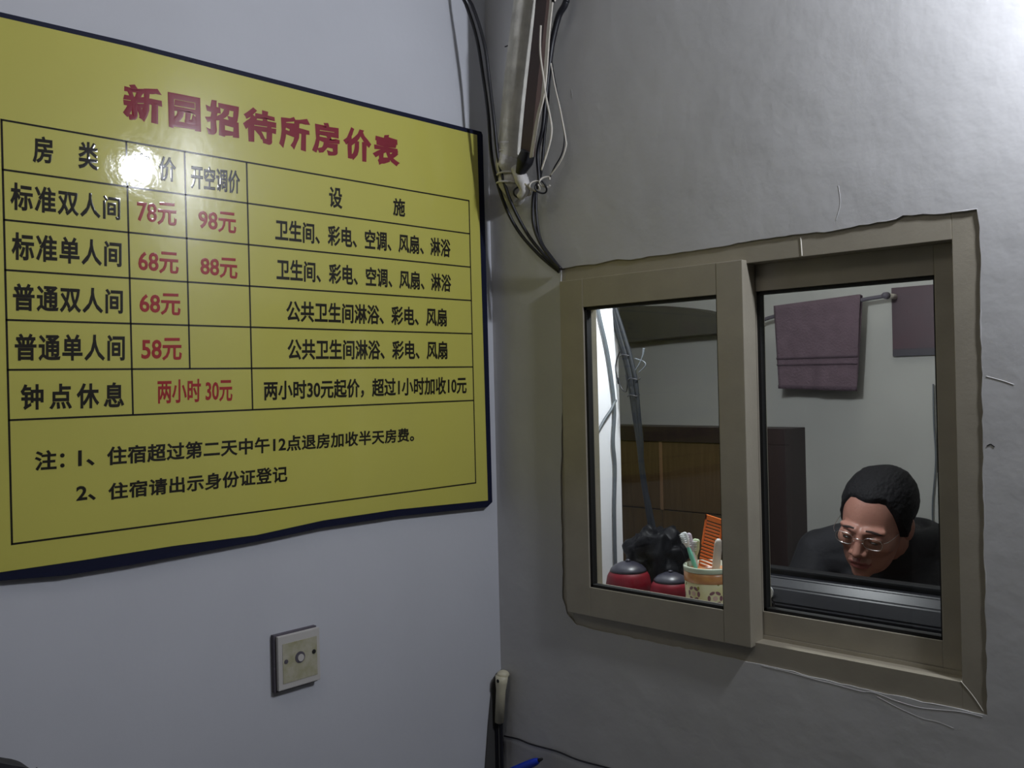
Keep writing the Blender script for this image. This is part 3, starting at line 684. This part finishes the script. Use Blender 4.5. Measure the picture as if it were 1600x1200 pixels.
comb(co_, (1117, 808), (1104, 892), .0190, M_ORAN, 15, .178, .09)
rz = empty('white_handle', tuple(inC(1122, 880, .15)), 'cream plastic handle at the right side of the cup', 'handle')
a, b = inC(1123, 843, .15), inC(1117, 905, .15)
tubeo('grip', [a, a.lerp(b, .12), a.lerp(b, .6), b], [.004, .0072, .0075, .006], mat('ivory_plastic', (.6, .52, .46), .35), rz, 14)
tubeo('end_ring', [a + Vector((0, 0, .001)), a.lerp(b, .1)], [.003, .006], M_WHITE, rz, 12)

# ------------------------------------------------------------------ the man
def sd_ell(p, c, r):
    q = p - np.array(c); r = np.array(r); k0 = np.linalg.norm(q / r, axis=1); k1 = np.linalg.norm(q / (r * r), axis=1) + 1e-9
    return k0 * (k0 - 1) / k1
def smin(a, b, k): h_ = np.clip(.5 + .5 * (b - a) / k, 0, 1); return b * (1 - h_) + a * h_ - k * h_ * (1 - h_)
def smax(a, b, k): return -smin(-a, -b, k)
def sd_cap(p, a, b, ra, rb):
    a = np.array(a); b = np.array(b); ab = b - a; t = np.clip(((p - a) @ ab) / (ab @ ab), 0, 1)
    return np.linalg.norm(p - a - t[:, None] * ab, axis=1) - (ra + (rb - ra) * t)
def head_sdf(p):
    d = sd_ell(p, (0, .018, .038), (.073, .094, .076))
    d = smin(d, sd_ell(p, (0, -.022, -.022), (.064, .070, .088)), .02)
    d = smin(d, sd_ell(p, (0, -.036, -.076), (.049, .048, .042)), .02)
    d = smin(d, sd_ell(p, (0, -.076, -.103), (.019, .015, .013)), .018)
    for s in (-1, 1):
        d = smin(d, sd_ell(p, (s * .040, -.062, -.026), (.020, .020, .016)), .018)
        d = smin(d, sd_cap(p, (s * .012, -.090, .013), (s * .046, -.076, .014), .008, .006), .012)
        d = smax(d, -sd_ell(p, (s * .030, -.103, -.004), (.017, .017, .0105)), .010)
        d = smin(d, sd_ell(p, (s * .031, -.0795, -.004), (.0150, .0125, .0115)), .003)
        d = smax(d, -sd_ell(p, (s * .031, -.0945, -.0085), (.0125, .005, .0016)), .0015)
    d = smin(d, sd_cap(p, (0, -.090, .004), (0, -.111, -.034), .0072, .0105), .009)
    for s in (-1, 1):
        d = smin(d, sd_ell(p, (s * .0125, -.1005, -.038), (.0085, .010, .0075)), .006)
        d = smax(d, -sd_ell(p, (s * .007, -.107, -.0465), (.0032, .004, .003)), .002)
    d = smin(d, sd_ell(p, (0, -.0905, -.0635), (.026, .0105, .0065)), .006)
    d = smin(d, sd_ell(p, (0, -.0885, -.0770), (.021, .0105, .0070)), .005)
    d = smax(d, -sd_ell(p, (0, -.104, -.0700), (.022, .010, .0014)), .0025)
    return d
HC = np.array((0, -.012, -.015))
def head_radius(dirs):
    t = np.full(len(dirs), .19)
    for _ in range(60):
        d = head_sdf(HC + dirs * t[:, None]); t = t - np.clip(d, -.01, .02) * .8
    return t
def sph(nu, nv):
    th = np.linspace(0, math.pi, nv + 1)[1:-1]; ph = np.linspace(0, 2 * math.pi, nu, endpoint=False)
    T_, P_ = np.meshgrid(th, ph, indexing='ij')
    d = np.stack([np.sin(T_) * np.sin(P_), -np.sin(T_) * np.cos(P_), np.cos(T_)], -1).reshape(-1, 3)
    return np.vstack([d, [[0, 0, 1], [0, 0, -1]]])
def sph_faces(nu, nv):
    f = []; R2 = nv - 1
    for i in range(R2 - 1):
        for j in range(nu): f.append((i * nu + j, (i + 1) * nu + j, (i + 1) * nu + (j + 1) % nu, i * nu + (j + 1) % nu))
    t_, b_2 = R2 * nu, R2 * nu + 1
    for j in range(nu): f.append((t_, j, (j + 1) % nu)); f.append((b_2, (R2 - 1) * nu + (j + 1) % nu, (R2 - 1) * nu + j))
    return f
HEAD_POS = P(1367, 811, 'y', .83)
MDX, MDY, MDZ = HEAD_POS.x - .527, HEAD_POS.y - .60, HEAD_POS.z - 1.193
HM = Matrix.Translation(HEAD_POS) @ Matrix.Rotation(math.radians(10), 4, 'Y') @ Matrix.Rotation(math.radians(4), 4, 'Z') @ Matrix.Rotation(math.radians(18), 4, 'X')
HEAD_S = 1.0
def hx(v): return HM @ (Vector(v) * HEAD_S)
man = empty('person', (.53 + MDX, .95 + MDY, 0), 'man in black jacket and wire glasses looking down behind the monitor', 'person')
NU_, NV_ = 260, 200
D_ = sph(NU_, NV_); r = head_radius(D_); hv = HC + D_ * r[:, None]; hf = sph_faces(NU_, NV_)
def raw_obj(vs, fs):
    me = bpy.data.meshes.new('tmp'); me.from_pydata([tuple(v) for v in vs], [], fs); o = bpy.data.objects.new('tmp', me); COL.objects.link(o); return o
def fuse(name, bm, voxel, smooth, m, extra=None, parent=None):
    """closed overlapping shells fused into one continuous skin"""
    if extra:
        me = bpy.data.meshes.new('x'); me.from_pydata(extra[0], [], extra[1]); bm.from_mesh(me); bpy.data.meshes.remove(me)
    bmesh.ops.recalc_face_normals(bm, faces=bm.faces[:])
    me = bpy.data.meshes.new('tmp'); bm.to_mesh(me); bm.free(); o = bpy.data.objects.new('tmp', me); COL.objects.link(o)
    rm = o.modifiers.new('r', 'REMESH'); rm.mode = 'VOXEL'; rm.voxel_size = voxel
    if smooth: s = o.modifiers.new('s', 'SMOOTH'); s.factor = .5; s.iterations = smooth
    out = bpy.data.meshes.new_from_object(o.evaluated_get(bpy.context.evaluated_depsgraph_get())); bpy.data.objects.remove(o)
    out.materials.clear(); out.name = name
    return link(name, out, m, parent, True)
def limb(bm, pts, rad, seg=16, flat=1., up=None):
    tube(bm, pts, rad, seg, n=6, flat=flat, up=up); ball(bm, pts[0], rad[0], 14, 10); ball(bm, pts[-1], rad[-1], 14, 10)
OFF = Vector((MDX, MDY, 0))
NECK0, NECK1 = Vector((.535, .785, 1.04)), Vector(hx((0, .03, -.05))) - OFF
bm = bmesh.new()
limb(bm, [NECK0, NECK0.lerp(NECK1, .5), NECK1], [.056, .053, .054])
ball(bm, (.535, .80, .93), .17, sc=(1, .62, .9)); ball(bm, (.535, .86, .76), .16, sc=(1, .64, 1.1)); ball(bm, (.535, .94, .58), .17, sc=(1, .75, .8))
for s in (-1, 1):
    sh_ = Vector((.535 + s * .232, .79, 1.030)); el = Vector((.535 + s * .285, .70, .84)); wr = Vector((.535 + s * .13, .57, .782))
    limb(bm, [NECK0 + Vector((0, .01, .0)), sh_ + Vector((0, .01, 0))], [.038, .038])
    limb(bm, [sh_, el], [.05, .038]); limb(bm, [el, wr], [.038, .026])
    # palm and five curled fingers resting on the desk
    pm = wr + Vector((-s * .02, -.07, -.008)); limb(bm, [wr, wr.lerp(pm, .5), pm], [.026, .034, .036], flat=.45, up=(0, 0, 1))
    for k, (off, ln) in enumerate(((-.030, .062), (-.011, .072), (.010, .068), (.029, .054))):
        a = pm + Vector((off, -.008, .002)); k1 = a + Vector((off * .15, -ln * .5, .008)); k2 = k1 + Vector((0, -ln * .3, -.008)); k3 = k2 + Vector((0, -ln * .18, -.010))
        limb(bm, [a, k1, k2, k3], [.0095, .009, .0082, .0075], seg=10)
    a = wr.lerp(pm, .45) + Vector((-s * .028, 0, 0)); limb(bm, [a, a + Vector((-s * .022, -.028, 0)), a + Vector((-s * .028, -.052, -.004))], [.012, .0105, .0088], seg=10)
    hip = Vector((.535 + s * .09, .93, .54)); kn_ = Vector((.535 + s * .11, .50, .53)); an = Vector((.535 + s * .11, .56, .09))
    limb(bm, [hip, kn_], [.085, .06]); limb(bm, [kn_, an], [.056, .036]); limb(bm, [an + Vector((0, .02, -.04)), an + Vector((0, -.14, -.055))], [.035, .028])
# ears
for s in (-1, 1):
    bt = bmesh.new(); ball(bt, (0, 0, 0), 1, 20, 14)
    for v in bt.verts:
        q = v.co; v.co = hx((s * (.071 + q.x * s * .006 + q.y * .006 + .004), .012 + q.y * .017, -.012 + q.z * .031)) - OFF
    me = bpy.data.meshes.new('x'); bt.to_mesh(me); bt.free(); bm.from_mesh(me); bpy.data.meshes.remove(me)
bmesh.ops.translate(bm, verts=bm.verts[:], vec=OFF)
body = fuse('body', bm, .0034, 3, M_SKIN, None, man)
# the finely shaped head is welded onto the fused body: replace the neck-top by the head shell in the same mesh
bmB = bmesh.new(); bmB.from_mesh(body.data)
me = bpy.data.meshes.new('x'); me.from_pydata([tuple(hx(v)) for v in hv], [], hf); me.materials.append(M_SKIN); bmB.from_mesh(me); bpy.data.meshes.remove(me)
# lips get their own colour
body.data.materials.append(M_LIP)
HI = HM.inverted()
for f in bmB.faces:
    f.smooth = True
    if len(f.verts) > 2:
        c = HI @ f.calc_center_median()
        if c.y < -.075 and -.084 < c.z < -.0585 and abs(c.x) < .025 * math.sqrt(max(0, 1 - ((c.z + .0705) / .0125) ** 2)): f.material_index = 1
bmB.to_mesh(body.data); bmB.free()
# eyes
for s in (-1, 1):
    bm = bmesh.new(); ball(bm, (0, 0, 0), .0118, 20, 14)
    for v in bm.verts: v.co = hx(Vector(v.co) + Vector((s * .031, -.0790, -.006)))
    ey = bmobj('eye', bm, M_EYEW, man, True)
    bm = bmesh.new(); ball(bm, (0, 0, 0), .0062, 14, 10, sc=(1.5, .45, .42))
    for v in bm.verts: v.co = hx(Vector(v.co) + Vector((s * .031, -.0905, -.0100)))
    o = bmobj('iris', bm, M_IRIS, None, True); o.parent = ey
    # eyebrow
    bm = bmesh.new()
    pts_ = []
    for t in np.linspace(0, 1, 7):
        x = s * (.013 + .036 * t); z = .0190 + .003 * math.sin(t * 2.6) - .012 * t
        dd = np.array([[x, -.2, z]]) - HC; 
        # nearest skin along -y
        ys_ = np.linspace(-.12, -.05, 60); sd = head_sdf(np.array([[x, y_, z] for y_ in ys_])); i0 = int(np.argmax(sd < 0)); pts_.append(hx((x, ys_[i0], z)))
    tube(bm, pts_, [.0022, .0032, .0030, .0016], 8, flat=.6); bmobj('eyebrow', bm, M_BROWH, man, True)
# hair cap
def hair_t(p):
    x, y, z = p[:, 0], p[:, 1], p[:, 2]; a = np.degrees(np.arctan2(np.abs(x), -(y + .0)))
    zl = np.interp(a, [0, 25, 38, 50, 62, 74, 84, 96, 108, 125, 180], [.074, .076, .072, .048, .012, -.018, -.022, .018, .006, -.045, -.060])
    mk = np.clip((z - zl) / .010 + .5, 0, 1); mk = mk * mk * (3 - 2 * mk)
    th = .008 + .000 * np.clip((z - .02) / .08, 0, 1) + .009 * np.clip(x / .06, -.2, 1)
    return mk, th
mk, th = hair_t(hv)
hn = hv - HC; hn /= np.linalg.norm(hn, axis=1)[:, None]
nz = np.array([mnoise.noise(Vector((v[0] * 60, v[1] * 22, v[2] * 60))) + .6 * mnoise.noise(Vector((v[0] * 190, v[1] * 50, v[2] * 190))) for v in hv])
hh = hv + hn * (mk * (th + .0022 * nz) - (1 - mk) * .006)[:, None]
me = bpy.data.meshes.new('hair'); me.from_pydata([tuple(hx(v)) for v in hh], [], hf); link('hair', me, M_HAIR, man, True)
# glasses
gl = bmesh.new()
gz, gy, hw, hh_ = -.006, -.1055, .0218, .0150
for s in (-1, 1):
    q = []
    for i in range(25):
        t = 2 * math.pi * i / 24; cx_, cz_ = math.cos(t), math.sin(t); f2 = 1 / max((abs(cx_) ** 3 + abs(cz_) ** 3) ** (1 / 3), .01)
        q.append(hx((s * .0325 + cx_ * hw * f2 * .92, gy + abs(s * .0325 + cx_ * hw) * .10, gz + cz_ * hh_ * f2 * .92)))
    tube(gl, q, .00065, 6, smooth=False)
    tube(gl, [hx((s * .056, gy + .006, gz + .008)), hx((s * .066, -.075, gz + .009)), hx((s * .073, .005, gz + .010))], .0006, 6)
    tube(gl, [hx((s * .010, gy + .001, gz - .002)), hx((s * .010, gy + .006, gz - .006))], .0016, 6, smooth=False)
tube(gl, [hx((-.0105, gy + .001, gz + .004)), hx((0, gy - .001, gz + .007)), hx((.0105, gy + .001, gz + .004))], .0011, 6)
go = bmobj('eyeglasses', gl, M_METAL, man, True, label='thin silver wire-rimmed eyeglasses')
for s in (-1, 1):
    bm = bmesh.new(); q = []
    for i in range(24):
        t = 2 * math.pi * i / 24; cx_, cz_ = math.cos(t), math.sin(t); f2 = 1 / max((abs(cx_) ** 3 + abs(cz_) ** 3) ** (1 / 3), .01)
        x = s * .0325 + cx_ * hw * f2 * .9; q.append((x, gy + abs(x) * .10, gz + cz_ * hh_ * f2 * .9))
    plate(bm, [hx(v) for v in q], tuple((HM.to_3x3() @ Vector((0, 1, 0)))), .0009)
    o = bmobj('lens', bm, M_GLASS); o.parent = go
# jacket, trousers, shoes
bm = bmesh.new()
ball(bm, (.535, .80, .93), .185, sc=(1.05, .68, .95)); ball(bm, (.535, .86, .76), .18, sc=(1.02, .70, 1.1)); ball(bm, (.535, .92, .62), .19, sc=(1, .76, .55))
for s in (-1, 1):
    sh_ = Vector((.535 + s * .232, .79, 1.030)); el = Vector((.535 + s * .285, .70, .84)); wr = Vector((.535 + s * .145, .60, .79))
    limb(bm, [Vector((.535 + s * .045, .79, 1.065)), Vector((.535 + s * .11, .79, 1.072)), sh_], [.058, .060, .062])
    limb(bm, [Vector((.535, .79, 1.02)), sh_], [.07, .06]); limb(bm, [sh_, sh_.lerp(el, .5), el], [.064, .058, .054]); limb(bm, [el, el.lerp(wr, .6), wr], [.054, .046, .040])
for t in np.linspace(0, 2 * math.pi * 27 / 28, 28):
    ball(bm, (.535 + math.sin(t) * .068, .752 - math.cos(t) * .064, 1.092 + .018 * (1 - math.cos(t)) * .5), .021, 12, 8, sc=(1, 1, 1.6))
limb(bm, [NECK0 + Vector((0, .01, -.03)), NECK0, NECK0.lerp(NECK1, .42)], [.10, .086, .072])
bmesh.ops.translate(bm, verts=bm.verts[:], vec=OFF)
jk = fuse('jacket', bm, .006, 4, M_JACK, None, man)
bm = bmesh.new(); ball(bm, (.535, .94, .56), .18, sc=(1, .78, .66))
for s in (-1, 1):
    hip = Vector((.535 + s * .09, .93, .54)); kn_ = Vector((.535 + s * .11, .50, .53)); an = Vector((.535 + s * .11, .56, .12))
    limb(bm, [hip, kn_], [.092, .072]); limb(bm, [kn_, an], [.070, .055])
bmesh.ops.translate(bm, verts=bm.verts[:], vec=OFF)
fuse('trousers', bm, .008, 3, M_TROU, None, man)
for s in (-1, 1):
    bm = bmesh.new(); a = Vector((.535 + s * .11, .60, .045)); b = Vector((.535 + s * .11, .40, .036))
    limb(bm, [a, a.lerp(b, .5), b], [.043, .042, .034]); bmesh.ops.translate(bm, verts=bm.verts[:], vec=OFF); fuse('shoe', bm, .006, 2, M_SHOE, None, man)
st = empty('stool', (.535 + MDX, .96 + MDY, 0), 'plain wooden stool the man behind the monitor sits on', 'stool')
boxo('seat', .36 + MDX, .71 + MDX, .80 + MDY, 1.12 + MDY, .395, .42, M_DESK, st, .004)
for x in (.38 + MDX, .66 + MDX):
    for y in (.82 + MDY, 1.07 + MDY): boxo('leg', x, x + .03, y, y + .03, 0, .395, M_DESK, st)
